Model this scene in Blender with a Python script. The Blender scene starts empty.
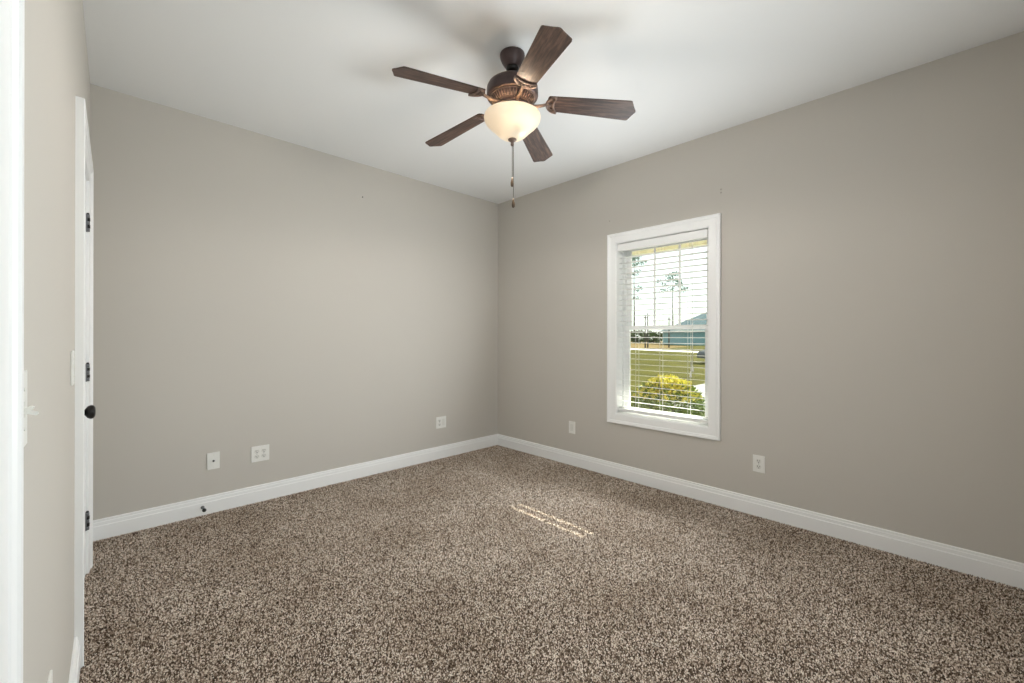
import bpy, bmesh, math, random
import numpy as np
from mathutils import Vector, Matrix, Euler

C = bpy.context.scene.collection
SC = bpy.context.scene
PI = math.pi
random.seed(7)

# ------------------------------------------------------------------ camera
CAM_H = 1.232
YAW = math.radians(44.197)
cam_d = bpy.data.cameras.new('camera')
cam_d.sensor_fit = 'HORIZONTAL'
cam_d.sensor_width = 36.0
cam_d.lens = 36.0 * 425.11 / 1024.0
cam_d.shift_y = -(341.5 - 336.264) / 1024.0
cam_d.clip_start = 0.01
cam_d.clip_end = 600
cam = bpy.data.objects.new('camera', cam_d)
C.objects.link(cam)
cam.location = (0, 0, CAM_H)
cam.rotation_euler = (Euler((PI / 2, 0, -YAW)).to_matrix() @ Matrix.Rotation(0.002, 3, 'Z')).to_euler()
SC.camera = cam

# ------------------------------------------------------------------ view
SC.view_settings.view_transform = 'Standard'
SC.view_settings.look = 'None'
SC.view_settings.gamma = 1.0
SC.view_settings.use_curve_mapping = False
SC.view_settings.exposure = 0.50

# ------------------------------------------------------------------ sky, sun, added daylight fills
world = bpy.data.worlds.new('sky')
SC.world = world
world.use_nodes = True
wn = world.node_tree.nodes
wl = world.node_tree.links
wn.clear()
w_out = wn.new('ShaderNodeOutputWorld')
w_bg = wn.new('ShaderNodeBackground')
w_sky = wn.new('ShaderNodeTexSky')
w_sky.sky_type = 'NISHITA'
w_sky.sun_disc = False
w_sky.sun_elevation = math.radians(30.3)
w_sky.sun_rotation = math.radians(101)
w_sky.air_density = 1.0
w_sky.dust_density = 1.0
w_sky.ozone_density = 1.0
w_bg.inputs['Strength'].default_value = 1.0
w_mix = wn.new('ShaderNodeMix')          # bright thin overcast over the clear sky
w_mix.data_type = 'RGBA'
w_scl = wn.new('ShaderNodeVectorMath')
w_scl.operation = 'SCALE'
w_scl.inputs['Scale'].default_value = 0.22
w_tc = wn.new('ShaderNodeTexCoord')
w_nz = wn.new('ShaderNodeTexNoise')
w_nz.inputs['Scale'].default_value = 2.0
w_nz.inputs['Detail'].default_value = 4
w_rp = wn.new('ShaderNodeMapRange')
w_rp.inputs['To Min'].default_value = 0.65
w_rp.inputs['To Max'].default_value = 1.0
wl.new(w_tc.outputs['Generated'], w_nz.inputs['Vector'])
wl.new(w_nz.outputs['Fac'], w_rp.inputs['Value'])
wl.new(w_rp.outputs[0], w_mix.inputs['Factor'])
wl.new(w_sky.outputs[0], w_scl.inputs[0])
wl.new(w_scl.outputs[0], w_mix.inputs['A'])
w_mix.inputs['B'].default_value = (1.25, 1.32, 1.29, 1)
wl.new(w_mix.outputs['Result'], w_bg.inputs['Color'])
wl.new(w_bg.outputs[0], w_out.inputs['Surface'])


def add_light(name, kind, loc, energy, color=(1, 1, 1), **kw):
    d = bpy.data.lights.new(name, kind)
    d.energy = energy
    d.color = color
    for k, v in kw.items():
        setattr(d, k, v)
    o = bpy.data.objects.new(name, d)
    C.objects.link(o)
    o.location = loc
    return o


sun = add_light('sun', 'SUN', (12, -2, 8), 14.0, (1.0, 0.93, 0.82), angle=math.radians(0.55))
sun.rotation_euler = Vector((-1, 0.198, -0.596)).to_track_quat('-Z', 'Y').to_euler()
# fill light added behind the camera, as if from an unseen second window
back_fill = add_light('fill_behind_camera', 'AREA', (0.95, -0.36, 1.5), 10.5, (0.86, 0.95, 1.0),
                shape='RECTANGLE', size=0.9, size_y=1.3)
back_fill.rotation_euler = (PI / 2, 0, 0)
# lamp added on the blind's room side, standing in for the window's upward daylight
gnd = add_light('front_window_fill', 'AREA', (3.11, 1.65, 1.02), 22.0, (0.90, 0.965, 1.0),
                shape='RECTANGLE', size=0.78, size_y=0.9)
gnd.rotation_euler = Vector((-1, 0, 0.24)).to_track_quat('-Z', 'Y').to_euler()
# lamp added behind the slats to brighten the window reveal, standing in for daylight
rev = add_light('window_reveal_fill', 'AREA', (3.362, 1.65, 1.3), 0.9, (0.93, 0.98, 1.0),
                shape='RECTANGLE', size=0.64, size_y=1.36)
rev.rotation_euler = Vector((-1, 0, 0)).to_track_quat('-Z', 'Y').to_euler()



# ------------------------------------------------------------------ materials
def srgb(r, g, b):
    def f(c):
        c /= 255.0
        return c / 12.92 if c <= 0.04045 else ((c + 0.055) / 1.055) ** 2.4
    return (f(r), f(g), f(b), 1.0)


def mat(name, col, rough=0.5, metal=0.0, bump=None, var=None, spec=0.5):
    """plain principled surface; bump=(scale, strength, distance), var=(scale, amount) mottles the colour"""
    m = bpy.data.materials.new(name)
    m.use_nodes = True
    nt = m.node_tree
    b = nt.nodes['Principled BSDF']
    b.inputs['Base Color'].default_value = col
    b.inputs['Roughness'].default_value = rough
    b.inputs['Metallic'].default_value = metal
    b.inputs['Specular IOR Level'].default_value = spec
    if bump or var:
        tc = nt.nodes.new('ShaderNodeTexCoord')
    if bump:
        n = nt.nodes.new('ShaderNodeTexNoise')
        n.inputs['Scale'].default_value = bump[0]
        n.inputs['Detail'].default_value = 3
        nt.links.new(tc.outputs['Object'], n.inputs['Vector'])
        bp = nt.nodes.new('ShaderNodeBump')
        bp.inputs['Strength'].default_value = bump[1]
        bp.inputs['Distance'].default_value = bump[2]
        nt.links.new(n.outputs['Fac'], bp.inputs['Height'])
        nt.links.new(bp.outputs[0], b.inputs['Normal'])
    if var:
        n2 = nt.nodes.new('ShaderNodeTexNoise')
        n2.inputs['Scale'].default_value = var[0]
        n2.inputs['Detail'].default_value = 4
        nt.links.new(tc.outputs['Object'], n2.inputs['Vector'])
        r = nt.nodes.new('ShaderNodeValToRGB')
        a = var[1]
        r.color_ramp.elements[0].position = 0.3
        r.color_ramp.elements[1].position = 0.7
        r.color_ramp.elements[0].color = [max(0, c * (1 - a)) for c in col[:3]] + [1]
        r.color_ramp.elements[1].color = [min(1, c * (1 + a)) for c in col[:3]] + [1]
        nt.links.new(n2.outputs['Fac'], r.inputs['Fac'])
        nt.links.new(r.outputs[0], b.inputs['Base Color'])
    return m


M = {}
M['wall'] = mat('greige wall paint', srgb(201, 196, 188), 0.75, bump=(140, 0.08, 0.002), spec=0.1)
M['ceiling'] = mat('flat white ceiling paint', srgb(240, 240, 239), 0.9, bump=(90, 0.06, 0.002), spec=0.1)
M['trim'] = mat('white trim enamel', srgb(246, 246, 245), 0.35, bump=(30, 0.02, 0.001))
M['plate'] = mat('white wall plate plastic', srgb(236, 235, 230), 0.35, bump=(60, 0.01, 0.001))
M['device'] = mat('white device plastic', srgb(226, 225, 219), 0.3, bump=(60, 0.01, 0.001))
M['putty'] = mat('grey anchor plastic', srgb(168, 160, 150), 0.7, bump=(60, 0.05, 0.001))
M['slot'] = mat('dark slot', srgb(60, 58, 55), 0.6, bump=(60, 0.01, 0.001))
M['bronze'] = mat('oil rubbed bronze', srgb(78, 64, 63), 0.42, 0.5, bump=(25, 0.03, 0.002), var=(14, 0.25))
M['bronze_hi'] = mat('brushed antique bronze', srgb(132, 112, 102), 0.45, 0.55, bump=(60, 0.06, 0.002), var=(40, 0.35))
M['black_metal'] = mat('black bronze knob metal', srgb(34, 32, 31), 0.3, 0.6, bump=(30, 0.02, 0.001))
M['hinge_grey'] = mat('worn grey hinge metal', srgb(120, 122, 124), 0.4, 0.6, bump=(80, 0.03, 0.001))
M['chain'] = mat('bead chain metal', srgb(120, 108, 96), 0.35, 0.8, bump=(900, 0.3, 0.001))
M['fob'] = mat('dark wood chain pull', srgb(84, 64, 44), 0.45, bump=(120, 0.05, 0.001))
M['vinyl'] = mat('white vinyl window', srgb(240, 241, 240), 0.35, bump=(30, 0.01, 0.001))
M['blind'] = mat('white faux wood blind', srgb(240, 240, 238), 0.4, bump=(60, 0.02, 0.001))
M['cord'] = mat('white blind cord', srgb(235, 235, 230), 0.8, bump=(900, 0.2, 0.001))
M['rubber'] = mat('black rubber', srgb(18, 18, 18), 0.7, bump=(90, 0.05, 0.001))
M['shutter_wall'] = mat('blue grey lap siding', srgb(112, 146, 150), 0.7, bump=(3, 0.1, 0.02), var=(1.5, 0.08))
M['shingle'] = mat('slate grey shingles', srgb(54, 84, 90), 0.85, bump=(8, 0.3, 0.03), var=(3, 0.2))
M['house_trim'] = mat('house white trim', srgb(225, 225, 222), 0.6, bump=(5, 0.05, 0.005))
M['window_dark'] = mat('dark house window', srgb(40, 48, 54), 0.15, bump=(2, 0.02, 0.001))
M['soffit'] = mat('cream beaded soffit', srgb(218, 224, 208), 0.7, bump=(12, 0.1, 0.004), var=(6, 0.08))
M['concrete'] = mat('pale concrete', srgb(150, 148, 140), 0.85, spec=0.05, bump=(30, 0.2, 0.004), var=(2, 0.08))
M['bounce_concrete'] = mat('pale bounce slab concrete', srgb(214, 208, 190), 0.85, bump=(30, 0.2, 0.004), var=(2, 0.06))
M['asphalt'] = mat('sun bleached road', srgb(200, 194, 184), 0.9, spec=0.05, bump=(20, 0.2, 0.004), var=(0.8, 0.06))
M['lawn'] = mat('mown lawn', srgb(73, 70, 27), 0.95, spec=0.02, bump=(40, 0.5, 0.03), var=(0.9, 0.28))
M['dry'] = mat('dry field grass', srgb(110, 94, 62), 0.95, spec=0.02, bump=(6, 0.4, 0.05), var=(0.2, 0.25))
M['bark'] = mat('grey brown bark', srgb(98, 86, 74), 0.9, bump=(25, 0.4, 0.01), var=(9, 0.25))
M['pole_wood'] = mat('weathered pole wood', srgb(84, 80, 74), 0.9, bump=(20, 0.3, 0.01))
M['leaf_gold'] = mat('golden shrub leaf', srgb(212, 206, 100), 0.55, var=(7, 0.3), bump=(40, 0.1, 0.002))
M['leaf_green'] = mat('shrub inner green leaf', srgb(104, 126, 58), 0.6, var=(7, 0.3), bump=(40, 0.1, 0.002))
M['leaf_tree'] = mat('haze paled pine needles', srgb(108, 138, 118), 0.6, var=(3, 0.25), bump=(40, 0.1, 0.002))  # distance haze is mixed into the needle colour
M['leaf_far'] = mat('distant tree leaf', srgb(84, 96, 58), 0.8, var=(0.4, 0.3), bump=(4, 0.1, 0.02))
M['car_paint'] = mat('dark car paint', srgb(22, 25, 29), 0.5, 0.0, bump=(2, 0.01, 0.001))
M['car_glass'] = mat('car window glass', srgb(20, 24, 28), 0.08, bump=(2, 0.01, 0.001))
M['tyre'] = mat('tyre rubber', srgb(24, 24, 25), 0.85, bump=(40, 0.1, 0.004))
M['rim'] = mat('alloy wheel', srgb(150, 152, 156), 0.3, 0.8, bump=(10, 0.02, 0.001))
M['exterior'] = mat('exterior brick', srgb(160, 120, 100), 0.9, bump=(12, 0.3, 0.01), var=(4, 0.15))

# window glass: mostly clear, a little reflection
m = bpy.data.materials.new('clear window glass')
m.use_nodes = True
nt = m.node_tree
nt.nodes.clear()
o_ = nt.nodes.new('ShaderNodeOutputMaterial')
mx = nt.nodes.new('ShaderNodeMixShader')
tr = nt.nodes.new('ShaderNodeBsdfTransparent')
gl = nt.nodes.new('ShaderNodeBsdfGlossy')
fr = nt.nodes.new('ShaderNodeFresnel')
fr.inputs['IOR'].default_value = 1.3
gl.inputs['Roughness'].default_value = 0.02
tr.inputs['Color'].default_value = (0.93, 0.97, 0.955, 1)
nt.links.new(fr.outputs[0], mx.inputs[0])
nt.links.new(tr.outputs[0], mx.inputs[1])
nt.links.new(gl.outputs[0], mx.inputs[2])
nt.links.new(mx.outputs[0], o_.inputs['Surface'])
M['glass'] = m

# frosted amber-white lamp bowl, lit from within
m = bpy.data.materials.new('frosted alabaster glass')
m.use_nodes = True
nt = m.node_tree
nt.nodes.clear()
o_ = nt.nodes.new('ShaderNodeOutputMaterial')
tl = nt.nodes.new('ShaderNodeBsdfTranslucent')
tl.inputs['Color'].default_value = srgb(255, 246, 232)
pb = nt.nodes.new('ShaderNodeBsdfPrincipled')
pb.inputs['Base Color'].default_value = srgb(240, 226, 202)
pb.inputs['Roughness'].default_value = 0.3
nz = nt.nodes.new('ShaderNodeTexNoise')
nz.inputs['Scale'].default_value = 9
tc = nt.nodes.new('ShaderNodeTexCoord')
nt.links.new(tc.outputs['Object'], nz.inputs['Vector'])
rp = nt.nodes.new('ShaderNodeValToRGB')
rp.color_ramp.elements[0].color = srgb(236, 218, 190)
rp.color_ramp.elements[1].color = srgb(248, 238, 220)
nt.links.new(nz.outputs['Fac'], rp.inputs['Fac'])
nt.links.new(rp.outputs[0], pb.inputs['Base Color'])
mx = nt.nodes.new('ShaderNodeMixShader')
mx.inputs[0].default_value = 0.035
nt.links.new(pb.outputs[0], mx.inputs[1])
nt.links.new(tl.outputs[0], mx.inputs[2])
em = nt.nodes.new('ShaderNodeEmission')
em.inputs['Color'].default_value = srgb(255, 232, 200)
em.inputs['Strength'].default_value = 0.09
ad = nt.nodes.new('ShaderNodeAddShader')
nt.links.new(mx.outputs[0], ad.inputs[0])
nt.links.new(em.outputs[0], ad.inputs[1])
nt.links.new(ad.outputs[0], o_.inputs['Surface'])
M['bowl'] = m

m = bpy.data.materials.new('glowing bulb')
m.use_nodes = True
nt = m.node_tree
b = nt.nodes['Principled BSDF']
b.inputs['Emission Color'].default_value = srgb(255, 226, 180)
b.inputs['Emission Strength'].default_value = 1.5
M['bulb'] = m

# weathered walnut blade: grain runs along local X
m = bpy.data.materials.new('weathered walnut blade')
m.use_nodes = True
nt = m.node_tree
b = nt.nodes['Principled BSDF']
b.inputs['Roughness'].default_value = 0.5
tc = nt.nodes.new('ShaderNodeTexCoord')
mp = nt.nodes.new('ShaderNodeMapping')
mp.inputs['Scale'].default_value = (4, 60, 60)
oi = nt.nodes.new('ShaderNodeObjectInfo')
vm = nt.nodes.new('ShaderNodeVectorMath')
vm.operation = 'ADD'
nt.links.new(tc.outputs['Object'], vm.inputs[0])
nt.links.new(oi.outputs['Random'], vm.inputs[1])
nt.links.new(vm.outputs[0], mp.inputs['Vector'])
nz = nt.nodes.new('ShaderNodeTexNoise')
nz.inputs['Scale'].default_value = 1.2
nz.inputs['Detail'].default_value = 6
nz.inputs['Roughness'].default_value = 0.65
nt.links.new(mp.outputs[0], nz.inputs['Vector'])
rp = nt.nodes.new('ShaderNodeValToRGB')
rp.color_ramp.elements[0].position = 0.32
rp.color_ramp.elements[0].color = srgb(52, 36, 30)
rp.color_ramp.elements[1].position = 0.72
rp.color_ramp.elements[1].color = srgb(122, 92, 76)
e = rp.color_ramp.elements.new(0.5)
e.color = srgb(82, 60, 50)
nt.links.new(nz.outputs['Fac'], rp.inputs['Fac'])
nt.links.new(rp.outputs[0], b.inputs['Base Color'])
bp = nt.nodes.new('ShaderNodeBump')
bp.inputs['Strength'].default_value = 0.15
bp.inputs['Distance'].default_value = 0.001
nt.links.new(nz.outputs['Fac'], bp.inputs['Height'])
nt.links.new(bp.outputs[0], b.inputs['Normal'])
M['blade'] = m

# flecked frieze carpet
m = bpy.data.materials.new('flecked brown frieze carpet')
m.use_nodes = True
nt = m.node_tree
b = nt.nodes['Principled BSDF']
b.inputs['Roughness'].default_value = 1.0
b.inputs['Specular IOR Level'].default_value = 0.05
tc = nt.nodes.new('ShaderNodeTexCoord')


def tex(kind, scale, detail=2):
    n = nt.nodes.new(kind)
    n.inputs['Scale'].default_value = scale
    if kind == 'ShaderNodeTexNoise':
        n.inputs['Detail'].default_value = detail
    nt.links.new(tc.outputs['Object'], n.inputs['Vector'])
    return n


fl = nt.nodes.new('ShaderNodeAttribute')
fl.attribute_name = 'fleck'
rp = nt.nodes.new('ShaderNodeValToRGB')
cr = rp.color_ramp
cr.elements[0].position = 0.0
cr.elements[0].color = srgb(58, 46, 37)
cr.elements[1].position = 1.0
cr.elements[1].color = srgb(250, 241, 229)
for p_, c_ in ((0.22, (104, 88, 75)), (0.45, (168, 150, 134)), (0.65, (210, 193, 177)), (0.82, (230, 216, 201))):
    e = cr.elements.new(p_)
    e.color = srgb(*c_)
nt.links.new(fl.outputs['Fac'], rp.inputs['Fac'])
big = tex('ShaderNodeTexNoise', 2.3, 4)
rb = nt.nodes.new('ShaderNodeValToRGB')
rb.color_ramp.elements[0].position = 0.35
rb.color_ramp.elements[0].color = (0.78, 0.75, 0.72, 1)
rb.color_ramp.elements[1].position = 0.68
rb.color_ramp.elements[1].color = (1.0, 1.0, 1.0, 1)
nt.links.new(big.outputs['Fac'], rb.inputs['Fac'])
mu = nt.nodes.new('ShaderNodeMix')
mu.data_type = 'RGBA'
mu.blend_type = 'MULTIPLY'
mu.inputs['Factor'].default_value = 1.0
nt.links.new(rp.outputs[0], mu.inputs['A'])
nt.links.new(rb.outputs[0], mu.inputs['B'])
nt.links.new(mu.outputs['Result'], b.inputs['Base Color'])
M['carpet'] = m
M['carpet_back'] = mat('brown carpet backing', srgb(104, 88, 75), 1.0, bump=(300, 0.3, 0.002), spec=0.05)


# ------------------------------------------------------------------ mesh helpers
class MB:
    def __init__(s):
        s.bm = bmesh.new()
        s.mats = []
        s.cur = 0

    def use(s, m):
        if m not in s.mats:
            s.mats.append(m)
        s.cur = s.mats.index(m)
        return s

    def face(s, vs, smooth=False):
        try:
            f = s.bm.faces.new(vs)
        except ValueError:
            return None
        f.material_index = s.cur
        f.smooth = smooth
        return f

    def box(s, x0, x1, y0, y1, z0, z1, bev=0.0):
        r = bmesh.ops.create_cube(s.bm, size=1.0)
        vs = r['verts']
        for v in vs:
            v.co = Vector(((x0 + x1) / 2 + v.co.x * (x1 - x0), (y0 + y1) / 2 + v.co.y * (y1 - y0),
                           (z0 + z1) / 2 + v.co.z * (z1 - z0)))
        fs = set(f for v in vs for f in v.link_faces)
        if bev > 0:
            es = list(set(e for v in vs for e in v.link_edges))
            rr = bmesh.ops.bevel(s.bm, geom=es, offset=bev, segments=2, affect='EDGES', profile=0.6)
            fs = set(f for f in fs if f.is_valid) | set(rr['faces'])
        for f in fs:
            f.material_index = s.cur
        return s

    def lathe(s, prof, n=40, cx=0, cy=0, axis='Z', origin=None, smooth=True):
        """prof: list of (radius, height). axis Z, or axis as a Vector with origin"""
        if axis == 'Z':
            q = Matrix.Identity(3)
            org = Vector((cx, cy, 0))
        else:
            q = Vector(axis).normalized().to_track_quat('Z', 'Y').to_matrix()
            org = Vector(origin)
        rings = []
        for r, z in prof:
            if r < 1e-6:
                rings.append([s.bm.verts.new(org + q @ Vector((0, 0, z)))])
            else:
                rings.append([s.bm.verts.new(org + q @ Vector((r * math.cos(2 * PI * i / n), r * math.sin(2 * PI * i / n), z)))
                              for i in range(n)])
        for a, b in zip(rings, rings[1:]):
            if len(a) == 1 and len(b) == 1:
                continue
            for i in range(n):
                j = (i + 1) % n
                if len(a) == 1:
                    s.face([a[0], b[i], b[j]], smooth)
                elif len(b) == 1:
                    s.face([a[i], a[j], b[0]], smooth)
                else:
                    s.face([a[i], a[j], b[j], b[i]], smooth)
        return s

    def tube(s, pts, r, n=8, closed=False, caps=True):
        pts = [Vector(p) for p in pts]
        m_ = len(pts)
        rs = r if isinstance(r, (list, tuple)) else [r] * m_
        rings = []
        up = None
        for i, p in enumerate(pts):
            if closed:
                t = (pts[(i + 1) % m_] - pts[i - 1]).normalized()
            else:
                t = (pts[min(i + 1, m_ - 1)] - pts[max(i - 1, 0)]).normalized()
            if up is None:
                up = t.orthogonal().normalized()
            up = (up - t * up.dot(t)).normalized()
            sd = t.cross(up)
            rings.append([s.bm.verts.new(p + (up * math.cos(2 * PI * k / n) + sd * math.sin(2 * PI * k / n)) * rs[i]) for k in range(n)])
        rng = range(m_) if closed else range(m_ - 1)
        for i in rng:
            a, b = rings[i], rings[(i + 1) % m_]
            for k in range(n):
                s.face([a[k], a[(k + 1) % n], b[(k + 1) % n], b[k]], True)
        if caps and not closed:
            s.face(list(reversed(rings[0])))
            s.face(rings[-1])
        return s

    def prism(s, outline, z0, z1, fn=None):
        fn = fn or (lambda x, y, z: Vector((x, y, z)))
        lo = [s.bm.verts.new(fn(x, y, z0)) for x, y in outline]
        hi = [s.bm.verts.new(fn(x, y, z1)) for x, y in outline]
        n = len(outline)
        s.face(list(reversed(lo)))
        s.face(hi)
        for i in range(n):
            s.face([lo[i], lo[(i + 1) % n], hi[(i + 1) % n], hi[i]])
        return s

    def sweep(s, corners, prof, closed, fn):
        """corners: list of (u, v, du, dv): point and outward offset direction; prof: (w, t) ; fn(u, v, t)"""
        rings = [[s.bm.verts.new(fn(u + du * w, v + dv * w, t)) for w, t in prof] for u, v, du, dv in corners]
        n = len(prof)
        m_ = len(rings)
        for i in (range(m_) if closed else range(m_ - 1)):
            a, b = rings[i], rings[(i + 1) % m_]
            for k in range(n):
                s.face([a[k], a[(k + 1) % n], b[(k + 1) % n], b[k]])
        if not closed:
            s.face(list(reversed(rings[0])))
            s.face(rings[-1])
        return s

    def leaves(s, cen, rad, n, size, rnd, shell=0.55, zmin=None):
        for _ in range(n):
            while True:
                p = Vector((rnd.uniform(-1, 1), rnd.uniform(-1, 1), rnd.uniform(-1, 1)))
                if shell <= p.length <= 1:
                    break
            q = Vector((cen[0] + p.x * rad[0], cen[1] + p.y * rad[1], cen[2] + p.z * rad[2]))
            if zmin is not None and q.z < zmin:
                continue
            s.leaf(q, size * rnd.uniform(0.7, 1.3), rnd, p)
        return s

    def leaf(s, q, L, rnd, out=None):
        d = Vector((rnd.uniform(-1, 1), rnd.uniform(-1, 1), rnd.uniform(-0.6, 1)))
        if out is not None:
            d += out.normalized() * 0.8
        d.normalize()
        w = d.cross(Vector((rnd.uniform(-1, 1), rnd.uniform(-1, 1), rnd.uniform(-1, 1))))
        if w.length < 1e-3:
            w = d.orthogonal()
        w.normalize()
        nrm = d.cross(w) * 0.12 * L
        a = s.bm.verts.new(q)
        b = s.bm.verts.new(q + d * L * 0.5 + w * L * 0.27 + nrm)
        c = s.bm.verts.new(q + d * L)
        e = s.bm.verts.new(q + d * L * 0.5 - w * L * 0.27 + nrm)
        s.face([a, b, c])
        s.face([a, c, e])

    def build(s, name, m=None, parent=None, loc=(0, 0, 0), rot=(0, 0, 0), fix=True):
        if m is not None and not s.mats:
            s.mats.append(m)
        if fix:
            bmesh.ops.recalc_face_normals(s.bm, faces=s.bm.faces)
        me = bpy.data.meshes.new(name)
        s.bm.to_mesh(me)
        s.bm.free()
        for mm in s.mats:
            me.materials.append(mm)
        o = bpy.data.objects.new(name, me)
        C.objects.link(o)
        o.location = loc
        o.rotation_euler = rot
        if parent is not None:
            o.parent = parent
        return o


def empty(name, loc=(0, 0, 0), rotz=0.0):
    o = bpy.data.objects.new(name, None)
    o.empty_display_size = 0.1
    C.objects.link(o)
    o.location = loc
    o.rotation_euler = (0, 0, rotz)
    return o


def tag(o, label, cat, group=None):
    o['label'] = label
    o['category'] = cat
    if group:
        o['group'] = group
    return o


def struct(o, label=None):
    o['kind'] = 'structure'
    if label:
        o['label'] = label
    return o


# ------------------------------------------------------------------ room shell
XB = 3.270            # window wall, inner face
YA = 3.5935           # far wall, inner face
ZC = 2.7423           # ceiling height
YD = -0.37            # wall behind the camera
TH = 0.15
CT = math.radians(1.04)   # the left wall is a touch out of square
CX = -0.1037

floor = MB().box(-0.7, XB + TH, YD - TH, YA + TH, -0.12, -0.010).build('floor', M['carpet_back'])
struct(floor, 'floor under the flecked brown and beige carpet')


def carpet_pile():
    """one short leaning yarn tuft every few millimetres"""
    g = np.random.default_rng(4)
    step = 0.0058
    xs = np.arange(-0.13, XB, step)
    ys = np.arange(YD, YA, step)
    gx, gy = np.meshgrid(xs, ys)
    px = (gx + g.uniform(-0.45, 0.45, gx.shape) * step).ravel()
    py = (gy + g.uniform(-0.45, 0.45, gy.shape) * step).ravel()
    ok = (px > CX + math.tan(CT) * py - 0.01) & (px < XB - 0.002) & (py < YA - 0.002) & (py > YD + 0.002)
    px, py = px[ok], py[ok]
    n = len(px)
    r = g.uniform(0.0026, 0.0042, n)
    rot = g.uniform(0, 2 * PI, n)
    h = g.uniform(-0.0028, 0.0005, n)
    la = g.uniform(0, 2 * PI, n)
    lr = g.uniform(0.0, 0.005, n)
    tx, ty = np.cos(la) * lr, np.sin(la) * lr
    co = np.empty((n, 5, 3))
    for k in range(4):
        a = rot + k * PI / 2
        co[:, k, 0] = px + np.cos(a) * r + tx * 0.55
        co[:, k, 1] = py + np.sin(a) * r + ty * 0.55
        co[:, k, 2] = -0.0065
    co[:, 4, 0] = px + tx
    co[:, 4, 1] = py + ty
    co[:, 4, 2] = h
    tri = np.array([[0, 1, 4], [1, 2, 4], [2, 3, 4], [3, 0, 4]])
    idx = (np.arange(n)[:, None, None] * 5 + tri[None]).reshape(-1).astype(np.int32)
    me = bpy.data.meshes.new('carpet_pile')
    me.vertices.add(n * 5)
    me.vertices.foreach_set('co', co.reshape(-1).astype(np.float32))
    nf = n * 4
    me.loops.add(nf * 3)
    me.loops.foreach_set('vertex_index', idx)
    me.polygons.add(nf)
    me.polygons.foreach_set('loop_start', np.arange(0, nf * 3, 3, dtype=np.int32))
    me.polygons.foreach_set('loop_total', np.full(nf, 3, dtype=np.int32))
    me.update(calc_edges=True)
    at = me.attributes.new('fleck', 'FLOAT', 'POINT')
    at.data.foreach_set('value', np.repeat(g.uniform(0, 1, n), 5).astype(np.float32))
    me.materials.append(M['carpet'])
    o = bpy.data.objects.new('carpet_pile', me)
    C.objects.link(o)
    o['kind'] = 'stuff'
    o['label'] = 'flecked brown and beige carpet pile covering the whole floor'
    o['category'] = 'carpet'
    return o


carpet_pile()
ceil = MB().box(-0.7, XB + TH, YD - TH, YA + TH, ZC, ZC + 0.1).build('ceiling', M['ceiling'])
struct(ceil, 'flat white ceiling with a dark ceiling fan on it')
struct(MB().box(-0.3, XB + TH, YA, YA + TH, -0.1, ZC + 0.05).build('wall_back', M['wall']),
       'greige far wall with three white wall plates low down')

WY0, WY1, WZ0, WZ1 = 1.250, 2.045, 0.553, 2.053
mb = MB().use(M['wall'])
mb.box(XB, XB + TH, YD - TH, WY0, -0.1, ZC + 0.05)
mb.box(XB, XB + TH, WY1, YA, -0.1, ZC + 0.05)
mb.box(XB, XB + TH, WY0, WY1, -0.1, WZ0)
mb.box(XB, XB + TH, WY0, WY1, WZ1, ZC + 0.05)
struct(mb.build('wall_right'), 'greige right wall with the single white framed window')

# left wall, in its own frame: local +y runs along it, local +x points into the room
LC = dict(loc=(CX, 0, 0), rot=(0, 0, -CT))
D1 = (2.335, 3.115)   # closed closet door opening
D2 = (-0.130, 0.696)  # entry doorway beside the camera
DH = 2.034
mb = MB().use(M['wall'])
mb.box(-0.12, 0, YD - 0.1, D2[0], -0.1, ZC + 0.05)
mb.box(-0.12, 0, D2[1], D1[0], -0.1, ZC + 0.05)
mb.box(-0.12, 0, D1[1], YA + 0.03, -0.1, ZC + 0.05)
mb.box(-0.12, 0, D1[0], D1[1], DH, ZC + 0.05)
mb.box(-0.12, 0, D2[0], D2[1], DH, ZC + 0.05)
struct(mb.build('wall_left', **LC), 'greige left wall seen almost edge on')

# wall behind the camera, with an unseen window added to go with the fill light
BW = (0.45, 1.45, 0.80, 2.20)
mb = MB().use(M['wall'])
mb.box(-0.45, BW[0], YD - TH, YD, -0.1, ZC + 0.05)
mb.box(BW[1], XB, YD - TH, YD, -0.1, ZC + 0.05)
mb.box(BW[0], BW[1], YD - TH, YD, -0.1, BW[2])
mb.box(BW[0], BW[1], YD - TH, YD, BW[3], ZC + 0.05)
struct(mb.build('wall_front', None), 'greige wall behind the camera')
mb = MB().use(M['vinyl'])
for x0, x1, z0, z1 in ((BW[0], BW[0] + 0.05, BW[2], BW[3]), (BW[1] - 0.05, BW[1], BW[2], BW[3]),
                       (BW[0], BW[1], BW[2], BW[2] + 0.05), (BW[0], BW[1], BW[3] - 0.05, BW[3]),
                       (BW[0], BW[1], 1.48, 1.52)):
    mb.box(x0, x1, YD - 0.12, YD - 0.06, z0, z1, 0.004)
bwin = struct(mb.build('added_back_window'), 'unseen white framed window added behind the camera to go with the fill light')
MB().box(BW[0] + 0.04, BW[1] - 0.04, YD - 0.092, YD - 0.088, BW[2] + 0.04, BW[3] - 0.04).build('glass', M['glass'], bwin)

# baseboards
BASE = [(0.0, -0.010), (0.016, -0.010), (0.016, 0.079), (0.0125, 0.081), (0.0115, 0.101), (0.0085, 0.1035),
        (0.0095, 0.107), (0.0085, 0.1155), (0.005, 0.118), (0.0, 0.118)]   # (out from wall, height)


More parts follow.
